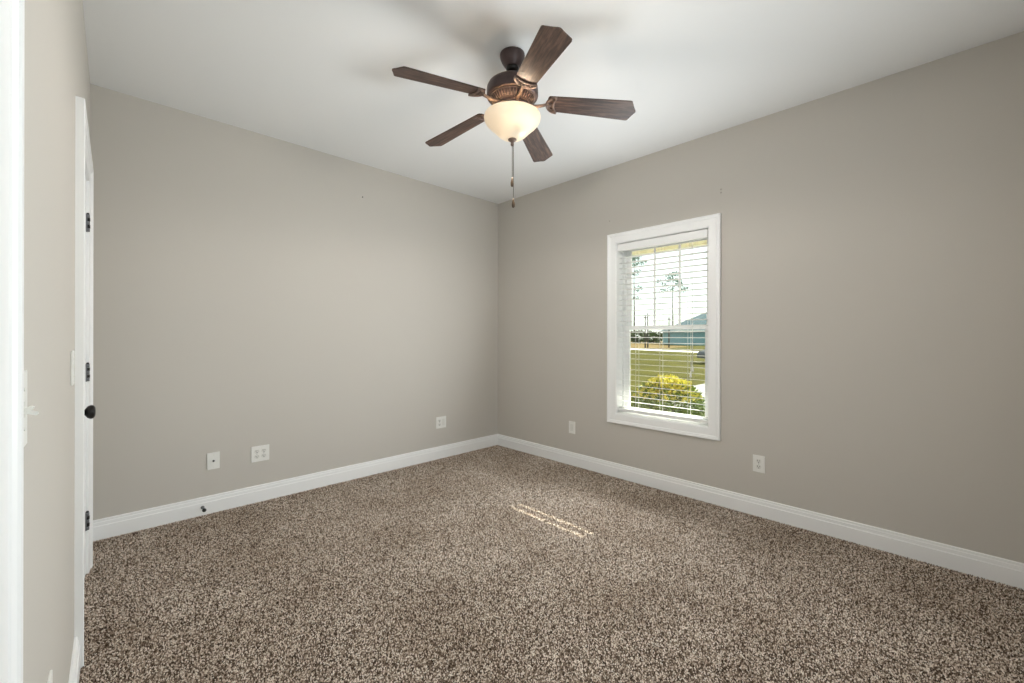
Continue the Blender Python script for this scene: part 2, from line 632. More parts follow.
def baseboard(name, a, b, nrm, label=None, **kw):
    """runs from a to b; nrm is the direction into the room"""
    mb = MB().use(M['trim'])
    rings = []
    for p in (a, b):
        rings.append([mb.bm.verts.new((p[0] + nrm[0] * d, p[1] + nrm[1] * d, z)) for d, z in BASE])
    n = len(BASE)
    for k in range(n):
        mb.face([rings[0][k], rings[0][(k + 1) % n], rings[1][(k + 1) % n], rings[1][k]])
    mb.face(rings[0][::-1])
    mb.face(rings[1])
    return struct(mb.build(name, **kw), label)


baseboard('baseboard_back', (-0.03, YA), (XB, YA), (0, -1), 'white baseboard along the far wall')
baseboard('baseboard_right', (XB, YD), (XB, YA), (-1, 0), 'white baseboard along the window wall')
baseboard('baseboard_left', (0, 0.786), (0, 2.25), (1, 0), 'white baseboard along the left wall before the closet door', **LC)
baseboard('baseboard_left.001', (0, 3.203), (0, YA + 0.01), (1, 0), 'short white baseboard past the closet door', **LC)
baseboard('baseboard_front', (-0.1, YD), (XB, YD), (0, 1), 'white baseboard behind the camera')

# door and window casing profile: (distance from opening, thickness)
CAS = [(0.0, 0.0), (0.0, 0.009), (0.004, 0.011), (0.012, 0.0115), (0.050, 0.0140), (0.053, 0.0125), (0.056, 0.0155),
       (0.063, 0.0185), (0.067, 0.0165), (0.070, 0.0205), (0.080, 0.0210), (0.083, 0.0190), (0.083, 0.0)]


def door_unit(idx, span, label, hinge_far, knob):
    y0, y1 = span
    root = struct(empty('door_%d' % idx, (CX, 0, 0), -CT), label)
    # jamb lining and stops
    mb = MB().use(M['trim'])
    j = 0.018
    mb.box(-0.12, 0.0, y0, y0 + j, -0.01, DH)
    mb.box(-0.12, 0.0, y1 - j, y1, -0.01, DH)
    mb.box(-0.12, 0.0, y0 + j, y1 - j, DH - j, DH)
    st = -0.037 if hinge_far else -0.075
    sx0, sx1 = (st - 0.036, st) if hinge_far else (st, st + 0.036)
    mb.box(sx0, sx1, y0 + j, y0 + j + 0.011, 0.0, DH - j)
    mb.box(sx0, sx1, y1 - j - 0.011, y1 - j, 0.0, DH - j)
    mb.box(sx0, sx1, y0 + j, y1 - j, DH - j - 0.011, DH - j)
    mb.build('door_jamb', None, root)
    # casing
    e = 0.006
    mb = MB().use(M['trim'])
    cs = [(y0, -0.009, -1, 0), (y0, DH, -1, 1), (y1, DH, 1, 1), (y1, -0.009, 1, 0)]
    mb.sweep(cs, CAS, False, lambda u, v, t: Vector((t * 1.2, u, v)))
    mb.build('door_casing', None, root)
    # six panel leaf
    if hinge_far:
        fx0, fx1 = -0.035, 0.0
    else:
        fx0, fx1 = -0.112, -0.077
    a0, a1 = y0 + j + 0.003, y1 - j - 0.003
    zb, zt = 0.014, DH - j - 0.003
    mb = MB().use(M['trim'])
    mb.box(fx0 + 0.006, fx1 - 0.006, a0 + 0.02, a1 - 0.02, zb + 0.02, zt - 0.02)
    st_w = 0.105
    mid = (a0 + a1) / 2
    for q0, q1 in ((a0, a0 + st_w), (a1 - st_w, a1), (mid - 0.045, mid + 0.045)):
        mb.box(fx0, fx1, q0, q1, zb, zt)
    rails = ((zb, zb + 0.22), (0.80, 0.96), (1.60, 1.70), (zt - 0.11, zt))
    for z0, z1 in rails:
        mb.box(fx0, fx1, a0 + st_w, mid - 0.045, z0, z1)
        mb.box(fx0, fx1, mid + 0.045, a1 - st_w, z0, z1)
    for (r0, r1) in zip(rails, rails[1:]):
        for q0, q1 in ((a0 + st_w, mid - 0.045), (mid + 0.045, a1 - st_w)):
            mb.box(fx0 + 0.002, fx1 - 0.002, q0 + 0.03, q1 - 0.03, r0[1] + 0.03, r1[0] - 0.03, 0.003)
    leaf = mb.build('door_leaf', None, root)
    # hinges
    for zc in (0.275, 1.040, 1.811):
        hy = a1 + 0.0015 if hinge_far else a0
        hx = 0.0075 if hinge_far else fx0 - 0.0075
        mb = MB().use(M['hinge_grey'])
        L = 0.09
        for k in range(5):
            mb.use(M['black_metal'] if k in (1, 3) else M['hinge_grey'])
            z0 = zc - L / 2 + k * L / 5
            r_ = 0.0085 if k in (1, 3) else 0.0072
            mb.lathe([(0, z0 + 0.0008), (r_, z0 + 0.0008), (r_, z0 + L / 5 - 0.0008), (0, z0 + L / 5 - 0.0008)], 14, hx, hy)
        mb.use(M['black_metal'])
        mb.lathe([(0, zc + L / 2), (0.005, zc + L / 2), (0.006, zc + L / 2 + 0.003), (0.004, zc + L / 2 + 0.007), (0, zc + L / 2 + 0.008)], 12, hx, hy)
        mb.use(M['hinge_grey'])
        mb.box(min(hx, 0) - 0.001, 0.0055, hy - 0.014, hy - 0.002, zc - L / 2, zc + L / 2)
        mb.box(min(hx, 0) - 0.001, 0.0055, hy + 0.002, hy + 0.014, zc - L / 2, zc + L / 2)
        h = mb.build('hinge', None, root)
        h['label'] = 'dark hinge with grey knuckles on the white door edge'
    if knob:
        ky, kz = knob
        mb = MB().use(M['black_metal'])
        P = [(0, 0), (0.033, 0), (0.0335, 0.004), (0.030, 0.008), (0.018, 0.011), (0.0125, 0.014), (0.0115, 0.020),
             (0.016, 0.023), (0.0235, 0.028), (0.0275, 0.035), (0.0278, 0.041), (0.0245, 0.047), (0.016, 0.051), (0, 0.052)]
        mb.lathe(P, 32, axis=(1, 0, 0), origin=(fx1, ky, kz))
        k = mb.build('door_knob', None, root)
        k['label'] = 'round black metal door knob'
    return root


door_unit(1, D1, 'white closed closet door in the left wall with a black knob', True, (2.425, 0.922))
door_unit(2, D2, 'white entry door set back in its white frame beside the camera', False, None)

# ------------------------------------------------------------------ the window
win = struct(empty('window_1', (XB, 0, 0)), 'white double-hung window in the right wall with a white picture-frame casing')
mb = MB().use(M['trim'])
e = 0.005
cs = [(WY0 + 0.0, WZ0, -1, -1), (WY1, WZ0, 1, -1), (WY1, WZ1, 1, 1), (WY0, WZ1, -1, 1)]
mb.sweep(cs, CAS, True, lambda u, v, t: Vector((-t, u, v)))
mb.build('window_casing', None, win)
mb = MB().use(M['trim'])       # jamb lining
t = 0.006
mb.box(-0.004, 0.10, WY0, WY0 + t, WZ0, WZ1)
mb.box(-0.004, 0.10, WY1 - t, WY1, WZ0, WZ1)
mb.box(-0.004, 0.10, WY0 + t, WY1 - t, WZ0, WZ0 + t)
mb.box(-0.004, 0.10, WY0 + t, WY1 - t, WZ1 - t, WZ1)
mb.build('jamb_lining', None, win)
mb = MB().use(M['vinyl'])      # fixed vinyl frame
f = 0.028
mb.box(0.09, 0.165, WY0, WY0 + f, WZ0, WZ1, 0.002)
mb.box(0.09, 0.165, WY1 - f, WY1, WZ0, WZ1, 0.002)
mb.box(0.09, 0.165, WY0 + f, WY1 - f, WZ0, WZ0 + 0.022, 0.002)
mb.box(0.09, 0.165, WY0 + f, WY1 - f, WZ1 - 0.028, WZ1, 0.002)
mb.build('window_frame', None, win)


def sash(name, x0, x1, y0, y1, z0, z1, st, rb, rt, muntins):
    mb = MB().use(M['vinyl'])
    mb.box(x0, x1, y0, y0 + st, z0, z1, 0.003)
    mb.box(x0, x1, y1 - st, y1, z0, z1, 0.003)
    mb.box(x0, x1, y0 + st, y1 - st, z0, z0 + rb, 0.003)
    mb.box(x0, x1, y0 + st, y1 - st, z1 - rt, z1, 0.003)
    s_ = mb.build(name, None, win)
    xm = (x0 + x1) / 2
    MB().box(xm - 0.002, xm + 0.002, y0 + st - 0.004, y1 - st + 0.004, z0 + rb - 0.004, z1 - rt + 0.004).build('glass', M['glass'], s_)
    if muntins:
        g0, g1 = y0 + st, y1 - st
        mb = MB().use(M['vinyl'])
        for k in (1, 2):
            y = g0 + (g1 - g0) * k / 3
            mb.box(xm - 0.006, xm + 0.006, y - 0.009, y + 0.009, z0 + rb, z1 - rt, 0.002)
        mb.build('muntin_bars', None, s_)
    return s_


sash('upper_sash', 0.128, 0.150, WY0 + f - 0.004, WY1 - f + 0.004, 1.290, WZ1 - 0.024, 0.046, 0.034, 0.04, True)
sash('lower_sash', 0.100, 0.124, WY0 + f - 0.004, WY1 - f + 0.004, WZ0 + 0.018, 1.326, 0.046, 0.034, 0.036, False)

# ------------------------------------------------------------------ window blind
blind = tag(empty('window_blind', (XB, (WY0 + WY1) / 2, WZ1)),
            'white faux wood horizontal blind lowered and open inside the window frame', 'blind')
BY0, BY1 = WY0 + 0.011, WY1 - 0.011
bl = lambda o: o


def bbuild(mb, name, m=None):
    o = mb.build(name, m, None)
    o.data.transform(Matrix.Translation((0, -(WY0 + WY1) / 2, -WZ1)))
    o.parent = blind
    return o


mb = MB().use(M['blind'])
mb.box(-0.006, 0.004, BY0 + 0.001, BY1 - 0.001, 1.977, 2.0395, 0.002)
mb.box(-0.008, 0.002, BY0 + 0.001, BY1 - 0.001, 2.028, 2.0375, 0.002)
bbuild(mb, 'valance')
mb = MB().use(M['blind'])
mb.box(0.012, 0.060, BY0 + 0.004, BY1 - 0.004, 1.985, 2.028, 0.002)
bbuild(mb, 'headrail')
PITCH = 0.0465
S0 = 0.6195
NS = 29
mb = MB().use(M['blind'])
for i in range(NS):
    zc = S0 + i * PITCH
    # shallow crowned slat
    pr = []
    for k in range(7):
        a = -1 + 2 * k / 6
        pr.append((0.038 + 0.021 * a, zc - 0.00185 * a + 0.0010 * (1 - a * a) + 0.0011))
    for k in range(6, -1, -1):
        a = -1 + 2 * k / 6
        pr.append((0.038 + 0.021 * a, zc - 0.00185 * a + 0.0010 * (1 - a * a) - 0.0011))
    lo = [mb.bm.verts.new((x, BY0, z)) for x, z in pr]
    hi = [mb.bm.verts.new((x, BY1, z)) for x, z in pr]
    n = len(pr)
    for k in range(n):
        mb.face([lo[k], lo[(k + 1) % n], hi[(k + 1) % n], hi[k]])
    mb.face(lo)
    mb.face(hi[::-1])
bbuild(mb, 'slats')
mb = MB().use(M['blind'])
mb.box(0.011, 0.065, BY0, BY1, 0.578, 0.602, 0.004)
bbuild(mb, 'bottom_rail')
for y in (1.415, 1.645, 1.862):
    mb = MB().use(M['cord'])
    for x in (0.0115, 0.0645):
        mb.tube([(x, y, 0.59), (x, y, 2.0)], 0.0013, 6)
    for i in range(NS):
        mb.tube([(0.0115, y, S0 - 0.003 + i * PITCH), (0.0645, y, S0 - 0.003 + i * PITCH)], 0.0007, 4)
    bbuild(mb, 'ladder_cord')
mb = MB().use(M['cord'])
mb.tube([(0.004, 1.374, 2.0), (0.003, 1.374, 1.0)], 0.0014, 6)
mb.tube([(0.004, 1.380, 2.0), (0.003, 1.378, 1.03)], 0.0014, 6)
bbuild(mb, 'lift_cord')
for y, z in ((1.374, 1.0), (1.3885, 0.955)):
    mb = MB().use(M['plate'])
    mb.lathe([(0, z + 0.012), (0.003, z + 0.011), (0.005, z), (0.0085, z - 0.03), (0.0085, z - 0.036), (0, z - 0.038)], 16, 0.001, y)
    if z < 1.0:
        mb.tube([(0.002, 1.379, 1.04), (0.002, y, z + 0.01)], 0.0012, 6)
    bbuild(mb, 'cord_tassel')


# ------------------------------------------------------------------ wall plates (local x along the wall, -y into the room, z up)
def plate_mesh(w, h, m='plate', t=0.0055):
    return MB().use(M[m]).box(-w / 2, w / 2, -t, 0.0, -h / 2, h / 2, 0.002)


def receptacle(root, x):
    """a duplex outlet: two faces with slots, screw between"""
    for s in (1, -1):
        zc = s * 0.0195
        mb = MB().use(M['device'])
        out = []
        for k in range(24):
            a = 2 * PI * k / 24
            out.append((x + 0.0170 * math.cos(a), max(-0.0138, min(0.0138, 0.0170 * math.sin(a)))))
        mb.prism(out, 0.0, 0.0075, lambda u, v, d: Vector((u, -d, v + zc)))
        mb.use(M['slot'])
        mb.box(x - 0.0078, x - 0.0050, -0.0085, -0.007, zc - 0.001, zc + 0.0085)
        mb.box(x + 0.0052, x + 0.0076, -0.0085, -0.007, zc, zc + 0.0075)
        mb.lathe([(0, 0), (0.0030, 0), (0.0030, 0.001), (0, 0.001)], 10, axis=(0, -1, 0), origin=(x, -0.0075, zc - 0.0075))
        mb.build('receptacle', None, root)
    mb = MB().use(M['hinge_grey'])
    mb.lathe([(0, 0), (0.003, 0), (0.0026, 0.001), (0, 0.0014)], 12, axis=(0, -1, 0), origin=(x, -0.0055, 0))
    mb.build('screw', None, root)


def screws(root, pts):
    for x, z in pts:
        mb = MB().use(M['device'])
        mb.lathe([(0, 0), (0.003, 0), (0.0026, 0.001), (0, 0.0014)], 12, axis=(0, -1, 0), origin=(x, -0.0055, z))
        mb.build('screw', None, root)


RA, RB, RC = 0.0, -PI / 2, PI / 2 - CT

r = tag(empty('cable_outlet', (0.5775, YA, 0.356), RA), 'white single plate with a dark cable jack, leftmost plate on the far wall', 'cable outlet')
plate_mesh(0.073, 0.116).build('cover_plate', None, r)
mb = MB().use(M['hinge_grey'])
mb.lathe([(0, 0), (0.0075, 0), (0.0075, 0.003), (0, 0.003)], 6, axis=(0, -1, 0), origin=(0, -0.005, 0), smooth=False)
mb.use(M['slot'])
mb.lathe([(0.0035, 0), (0.0050, 0), (0.0050, 0.011), (0.0030, 0.011), (0.0, 0.010)], 14, axis=(0, -1, 0), origin=(0, -0.008, 0))
mb.build('coax_jack', None, r)
screws(r, ((0, 0.042), (0, -0.042)))

r = tag(empty('wall_outlet', (0.8685, YA, 0.352), RA), 'wide white plate with four sockets on the far wall', 'outlet')
plate_mesh(0.119, 0.116).build('cover_plate', None, r)
receptacle(r, -0.023)
receptacle(r, 0.023)

r = tag(empty('wall_outlet', (2.492, YA, 0.358), RA), 'wide white plate on the far wall near the corner, two sockets and a blank panel', 'outlet')
plate_mesh(0.119, 0.116).build('cover_plate', None, r)
receptacle(r, -0.023)
MB().use(M['device']).box(0.023 - 0.0165, 0.023 + 0.0165, -0.0070, -0.005, -0.033, 0.033, 0.001).build('blank_insert', None, r)
screws(r, ((0.023, 0.042), (0.023, -0.042)))

r = tag(empty('wall_plate', (XB, 2.529, 0.356), RB), 'narrow white plate with a flat rectangular insert left of the window', 'wall plate')
plate_mesh(0.074, 0.116).build('cover_plate', None, r)
MB().use(M['device']).box(-0.0168, 0.0168, -0.0068, -0.005, -0.0335, 0.0335, 0.001).build('flat_insert', None, r)
screws(r, ((0, 0.047), (0, -0.047)))

r = tag(empty('wall_outlet', (XB, 0.9145, 0.355), RB), 'white two socket outlet on the wall right of the window', 'outlet')
plate_mesh(0.074, 0.116).build('cover_plate', None, r)
receptacle(r, 0.0)


def wc(yl, z):
    return (CX + math.sin(CT) * yl, math.cos(CT) * yl, z)


r = tag(empty('light_switch', wc(0.950, 1.120), RC), 'white two toggle light switch beside the near door frame', 'light switch')
plate_mesh(0.117, 0.116).build('cover_plate', None, r)
for x, up in ((-0.023, 1), (0.023, -1)):
    mb = MB().use(M['device'])
    mb.box(x - 0.005, x + 0.005, -0.0065, -0.004, -0.012, 0.012, 0.0005)
    q = [(-0.004, -0.003), (-0.004, 0.003), (-0.020, 0.0025), (-0.022, 0.0), (-0.020, -0.0025)]
    ang = up * math.radians(22)

    def fnq(y, z, d):
        yy = y * math.cos(ang) + z * math.sin(ang)
        zz = -y * math.sin(ang) + z * math.cos(ang)
        return Vector((x + d, yy, zz))
    mb.prism(q, -0.0042, 0.0042, fnq)
    mb.build('toggle', None, r)
screws(r, ((-0.023, 0.030), (-0.023, -0.030), (0.023, 0.030), (0.023, -0.030)))

r = tag(empty('light_switch', wc(2.075, 1.122), RC), 'white single light switch on the left wall next to the closet door', 'light switch')
plate_mesh(0.073, 0.116).build('cover_plate', None, r)
mb = MB().use(M['device'])
mb.box(-0.005, 0.005, -0.0065, -0.004, -0.012, 0.012, 0.0005)
mb.box(-0.004, 0.004, -0.009, -0.005, 0.001, 0.007, 0.001)
mb.build('toggle', None, r)
screws(r, ((0, 0.030), (0, -0.030)))

r = tag(empty('wall_outlet', wc(1.365, 0.425), RC), 'white outlet low on the left wall above the baseboard', 'outlet')
plate_mesh(0.074, 0.116).build('cover_plate', None, r)
receptacle(r, 0.0)

# door stop on the far baseboard
r = tag(empty('door_stop', (0.514, YA - 0.016, 0.051), 0), 'small black rubber tipped door stop on the far baseboard', 'door stop')
mb = MB().use(M['hinge_grey'])
mb.lathe([(0, 0), (0.011, 0), (0.011, 0.003), (0.006, 0.005), (0.0042, 0.010), (0.0042, 0.056)], 16, axis=(0, -1, 0), origin=(0, 0, 0))
mb.build('rod', None, r)
mb = MB().use(M['rubber'])
mb.lathe([(0.004, 0.054), (0.010, 0.055), (0.0115, 0.060), (0.0115, 0.070), (0.009, 0.074), (0, 0.075)], 18, axis=(0, -1, 0), origin=(0, 0, 0))
mb.build('rubber_tip', None, r)

# nail left in the far wall
mb = MB().use(M['black_metal'])
mb.lathe([(0, -0.01), (0.0016, -0.01), (0.0016, 0.010), (0.0052, 0.010), (0.0052, 0.0125), (0, 0.0125)], 12, axis=(0, -1, 0.1), origin=(0, 0, 0))
tag(mb.build('wall_nail', loc=(1.655, YA, 2.447)), 'small dark nail high on the far wall', 'nail')
for nm, (y, z), lb in (('wall_anchor', (1.168, 2.312), 'tiny grey screw anchor above the window corner, right side'),
                       ('wall_anchor', (1.168, 2.288), 'tiny grey screw anchor just under the one above the window corner, right side'),
                       ('wall_anchor', (2.115, 2.262), 'tiny grey screw anchor above the window, left side')):
    mb = MB().use(M['putty'])
    mb.lathe([(0, 0), (0.006, 0), (0.0055, 0.0015), (0.002, 0.002), (0, 0.0008)], 14, axis=(-1, 0, 0), origin=(0, 0, 0))
    tag(mb.build(nm, loc=(XB, y, z)), lb, 'screw anchor')

# ------------------------------------------------------------------ ceiling fan
FX, FY = 1.589, 1.635
fan = tag(empty('ceiling_fan', (FX, FY, ZC)), 'dark bronze ceiling fan with five walnut blades and a lit glass bowl', 'ceiling fan')


def fbuild(mb, name, m=None, parent=None, z=True):
    if z:
        bmesh.ops.translate(mb.bm, verts=mb.bm.verts, vec=(0, 0, -ZC))
    return mb.build(name, m, parent or fan)


mb = MB().use(M['bronze'])
mb.lathe([(0, ZC), (0.066, ZC), (0.067, ZC - 0.008), (0.065, ZC - 0.022), (0.058, ZC - 0.040), (0.047, ZC - 0.058),
          (0.040, ZC - 0.066), (0.038, ZC - 0.070), (0.030, ZC - 0.071)], 48)
fbuild(mb, 'canopy')
mb = MB().use(M['black_metal'])
mb.lathe([(0.0, ZC - 0.060), (0.036, ZC - 0.066), (0.034, ZC - 0.080), (0.026, ZC - 0.090), (0.014, ZC - 0.094)], 32)
mb.use(M['bronze'])
mb.lathe([(0.0115, ZC - 0.08), (0.0115, 2.610)], 20)
mb.lathe([(0.0115, 2.628), (0.020, 2.626), (0.021, 2.605), (0.030, 2.600)], 24)
fbuild(mb, 'downrod')
mb = MB().use(M['bronze'])
mb.lathe([(0, 2.602), (0.045, 2.601), (0.085, 2.596), (0.112, 2.588), (0.129, 2.575), (0.1365, 2.560), (0.138, 2.545),
          (0.138, 2.520), (0.136, 2.512), (0.131, 2.508), (0.126, 2.5065), (0.120, 2.5055)], 64)
fbuild(mb, 'motor_housing')
mb = MB().use(M['bronze'])
mb.lathe([(0.122, 2.507), (0.116, 2.499), (0.094, 2.475), (0.088, 2.470), (0.080, 2.469), (0, 2.469)], 48)
mb.use(M['bronze_hi'])
for k in range(44):
    a = 2 * PI * k / 44
    c, s = math.cos(a), math.sin(a)
    mb.tube([(0.1165 * c, 0.1165 * s, 2.4975), (0.0955 * c, 0.0955 * s, 2.4745)], 0.0034, 6)
mb.tube([(0.119 * math.cos(2 * PI * k / 48), 0.119 * math.sin(2 * PI * k / 48), 2.503) for k in range(48)], 0.003, 6, closed=True)
fbuild(mb, 'vent_ring')
mb = MB().use(M['bronze'])
mb.lathe([(0.0, 2.470), (0.082, 2.470), (0.084, 2.462), (0.078, 2.456), (0.060, 2.454), (0.058, 2.432), (0.070, 2.428),
          (0.108, 2.425), (0.112, 2.419), (0.110, 2.414), (0, 2.414)], 48)
fbuild(mb, 'light_fitter')

# blades and irons; local x runs outwards from the hub
BZ = 2.494 - ZC
PT = math.radians(-12.5)


def blade_outline():
    pts = []
    R = 0.662
    rr = 0.024
    def arc(cx, cy, r, a0, a1, n=5):
        return [(cx + r * math.cos(a0 + (a1 - a0) * k / n), cy + r * math.sin(a0 + (a1 - a0) * k / n)) for k in range(n + 1)]
    w0, w1 = 0.052, 0.0685
    up = [(0.190, w0 - 0.016)] + arc(0.206, w0 - 0.014, 0.014, PI, PI / 2, 4)
    up += [(0.40, w0 + (w1 - w0) * 0.45)]
    up += arc(0.615, w1 - 0.014, 0.014, PI / 2, 0.12, 5)
    up += [(0.634, 0.046), (0.639, 0.034), (0.646, 0.020), (0.653, 0.008), (0.655, 0.003)]
    full = up + [(x, -y) for x, y in reversed(up)]
    return full


def pitchfn(x, y, z):
    # pitched about its length, and the whole blade droops a little towards its tip
    return Vector((x, y * math.cos(PT) - z * math.sin(PT), y * math.sin(PT) + z * math.cos(PT) - 0.103 * x))


BMESH = None
IMESH = None
for k in range(5):
    ang = math.radians(26.2 + 72 * k)
    if k == 0:
        mb = MB().use(M['blade'])
        mb.prism(blade_outline(), 0.0, 0.006, pitchfn)
        es = [e for e in mb.bm.edges if e.is_boundary is False and abs(e.calc_face_angle(0)) > 1.0]
        bmesh.ops.bevel(mb.bm, geom=es, offset=0.0015, segments=2, affect='EDGES')
        bo = mb.build('fan_blade', None, fan)
        BMESH = bo.data
        mb = MB().use(M['bronze_hi'])
        # arm
        P = lambda x, y, z=-0.005: pitchfn(x, y, z)
        arm = [Vector((0.066, 0, -0.026)), Vector((0.095, 0, -0.029)), Vector((0.125, 0, -0.031)), Vector((0.155, 0, -0.029)), P(0.182, 0), P(0.205, 0)]
        mb.tube(arm, [0.011, 0.010, 0.0085, 0.008, 0.008, 0.007], 10)
        # outer horseshoe under the blade root
        out = []
        for j in range(17):
            a = PI / 2 + PI * j / 16
            out.append(P(0.236 + 0.053 * math.cos(a), 0.055 * math.sin(a)))
        mb.tube(out, 0.0062, 8)
        # lower bow joining the two ends
        bow = [P(0.236 - 0.018 * math.cos((j - 8) / 8 * PI / 2), 0.053 * (j - 8) / 8) for j in range(17)]
        mb.tube(bow, 0.0046, 8)
        # inner scrolls
        for sgn in (1, -1):
            sc_ = []
            for j in range(15):
                a = PI * 1.0 + sgn * 0.0 + 2 * PI * j / 14
                sc_.append(P(0.2105 + 0.0135 * math.cos(a), sgn * (0.0195 + 0.0150 * math.sin(a))))
            mb.tube(sc_, 0.0034, 7)
            mb.lathe([(0, -0.0045), (0.0055, -0.0045), (0.0045, 0.0), (0, 0.001)][::-1], 12, axis=pitchfn(0, 0, -1) , origin=P(0.230, sgn * 0.040, -0.006))
        mb.lathe([(0, -0.0045), (0.0055, -0.0045), (0.0045, 0.0), (0, 0.001)][::-1], 12, axis=pitchfn(0, 0, -1), origin=P(0.222, 0, -0.008))
        io = mb.build('blade_iron', None, fan)
        IMESH = io.data
    else:
        bo = bpy.data.objects.new('fan_blade', BMESH)
        C.objects.link(bo)
        bo.parent = fan
        io = bpy.data.objects.new('blade_iron', IMESH)
        C.objects.link(io)
        io.parent = fan
    for o in (bo, io):
        o.location = (0, 0, BZ)
        o.rotation_euler = (0, 0, ang)
    bo['label'] = 'long walnut fan blade with a pointed scalloped end'

# glass bowl with the bulbs in it
BP = [(0.112, 2.4175), (0.140, 2.4165), (0.1495, 2.413), (0.1520, 2.405), (0.1500, 2.391), (0.1425, 2.376), (0.1290, 2.361),
      (0.1130, 2.347), (0.0985, 2.334), (0.0860, 2.321), (0.0740, 2.309), (0.0590, 2.299), (0.0400, 2.2925), (0.0200, 2.289), (0.0, 2.288)]
mb = MB().use(M['bowl'])
mb.lathe(BP[1:], 64)
fbuild(mb, 'glass_bowl')
mb = MB().use(M['bronze_hi'])
mb.lathe([(0, 2.292), (0.022, 2.2885), (0.0235, 2.2845), (0.019, 2.279), (0.010, 2.274), (0.0075, 2.268), (0.0095, 2.263),
          (0.008, 2.256), (0.004, 2.251), (0, 2.250)], 32)
fbuild(mb, 'finial')
rgt = Vector((math.cos(YAW), -math.sin(YAW), 0))
for q, (dx, dy) in enumerate(((-0.019, -0.052), (0.019, 0.052))):
    mb = MB().use(M['bulb'])
    mb.lathe([(0, 2.330), (0.012, 2.332), (0.0195, 2.340), (0.0215, 2.350), (0.0195, 2.361), (0.013, 2.372), (0.0115, 2.380), (0, 2.380)], 24, dx, dy)
    fbuild(mb, 'light_bulb')
for dx, dy, z0, z1 in ((0.0, 0.0, 2.252, 2.085), (0.0045, -0.0045, 2.262, 1.972)):
    mb = MB().use(M['chain'])
    mb.tube([(dx, dy, z0), (dx, dy, z1)], 0.0017, 8)
    ch = fbuild(mb, 'pull_chain')
    mb = MB().use(M['fob'])
    mb.lathe([(0, z1 + 0.002), (0.0035, z1), (0.0050, z1 - 0.012), (0.0085, z1 - 0.030), (0.0085, z1 - 0.043), (0.0055, z1 - 0.050), (0, z1 - 0.052)], 20, dx, dy)
    f_ = fbuild(mb, 'chain_pull', None, ch)
    f_['label'] = 'small brown wooden pull at the chain end'
lamp = add_light('fan_lamp', 'POINT', (FX - 0.019, FY - 0.052, 2.395), 5.5, (1.0, 0.80, 0.58), shadow_soft_size=0.03)
# the same lamp's light after the frosted bowl has spread it into the room
glow = add_light('fan_lamp_glow', 'POINT', (FX, FY, 2.36), 9.5, (1.0, 0.94, 0.87), shadow_soft_size=0.07)
down = add_light('fan_lamp_downlight', 'SPOT', (FX, FY, 2.36), 25.0, (1.0, 0.94, 0.87), shadow_soft_size=0.12,
                 spot_size=PI, spot_blend=0.30)
cc = bpy.data.collections.new('lamp_glass')
for o in fan.children:
    cc.objects.link(o)
cb = bpy.data.collections.new('lamp_glass_clear')
for o in fan.children:                       # the opaque pan above the bowl still shades the ceiling
    if o.name.split('.')[0] in ('glass_bowl', 'light_bulb', 'finial', 'pull_chain'):
        cb.objects.link(o)
for l_ in (glow, down):
    l_.light_linking.receiver_collection = cc
    l_.light_linking.blocker_collection = cb
for k_ in (cc, cb):
    for co in k_.collection_objects:
        co.light_linking.link_state = 'EXCLUDE'

# ------------------------------------------------------------------ outside
G = -0.40
lawn = struct(MB().box(3.42, 140, -70, 110, G - 0.3, G).build('lawn_ground', M['lawn']), 'olive green lawn outside the window')
mb = MB().use(M['concrete'])
mb.prism([(9.0, -9.0), (9.6, 4.55), (12.6, 5.85), (15.2, 5.9), (15.2, -9.0)], G, G + 0.012)
struct(mb.build('driveway'), 'pale concrete driveway on the lawn')
mb = MB().use(M['asphalt'])
mb.prism([(40.0, -6.0), (43.5, 18.3), (47.5, 29.2), (56, 52), (59.5, 51), (51, 28.6), (47.0, 17.6), (43.6, -6.0)], G, G + 0.015)
struct(mb.build('road'), 'pale road crossing the lawn')
mb = MB().use(M['dry'])
mb.prism([(53, 26), (62, 52), (120, 90), (135, 60), (84, 42), (70, 30)], G, G + 0.010)
struct(mb.build('field_ground'), 'tan dry field beyond the road')

# exterior wall skin and deep porch roof over the window
mb = MB().use(M['exterior'])
mb.box(3.42, 3.50, -3.0, WY0 - 0.03, G, 3.0)
mb.box(3.42, 3.50, WY1 + 0.03, 7.0, G, 3.0)
mb.box(3.42, 3.50, WY0 - 0.03, WY1 + 0.03, G, WZ0 - 0.03)
mb.box(3.42, 3.50, WY0 - 0.03, WY1 + 0.03, WZ1 + 0.03, 3.0)
struct(mb.build('wall_exterior'))
mb = MB().use(M['soffit'])
mb.box(3.45, 6.30, -3.0, 7.0, 2.64, 2.68)
for k in range(13):
    x = 3.55 + 0.21 * k
    mb.box(x, x + 0.02, -3.0, 7.0, 2.634, 2.64)
mb.box(6.282, 6.432, -3.0, 7.0, 2.571, 2.80)
mb.use(M['shingle'])
mb.prism([(3.42, 3.70), (3.42, 3.78), (6.62, 2.86), (6.62, 2.79)], -3.2, 7.2, lambda u, v, d: Vector((u, d, v)))
struct(mb.build('porch_roof'), 'cream soffit of the porch roof seen through the top of the window')
for y in (-2.2, 6.6):
    mb = MB().use(M['house_trim'])
    mb.box(6.29, 6.42, y - 0.065, y + 0.065, G + 0.12, 2.60, 0.006)
    mb.box(6.26, 6.45, y - 0.095, y + 0.095, G + 0.08, G + 0.24, 0.006)
    struct(mb.build('porch_column'))

struct(MB().box(3.48, 6.50, -3.0, 7.0, G - 0.1, G + 0.10).build('bounce_slab', M['bounce_concrete']), 'unseen pale slab added under the porch roof to brighten the soffit')  # out of view, added to bounce sunlight up onto the soffit

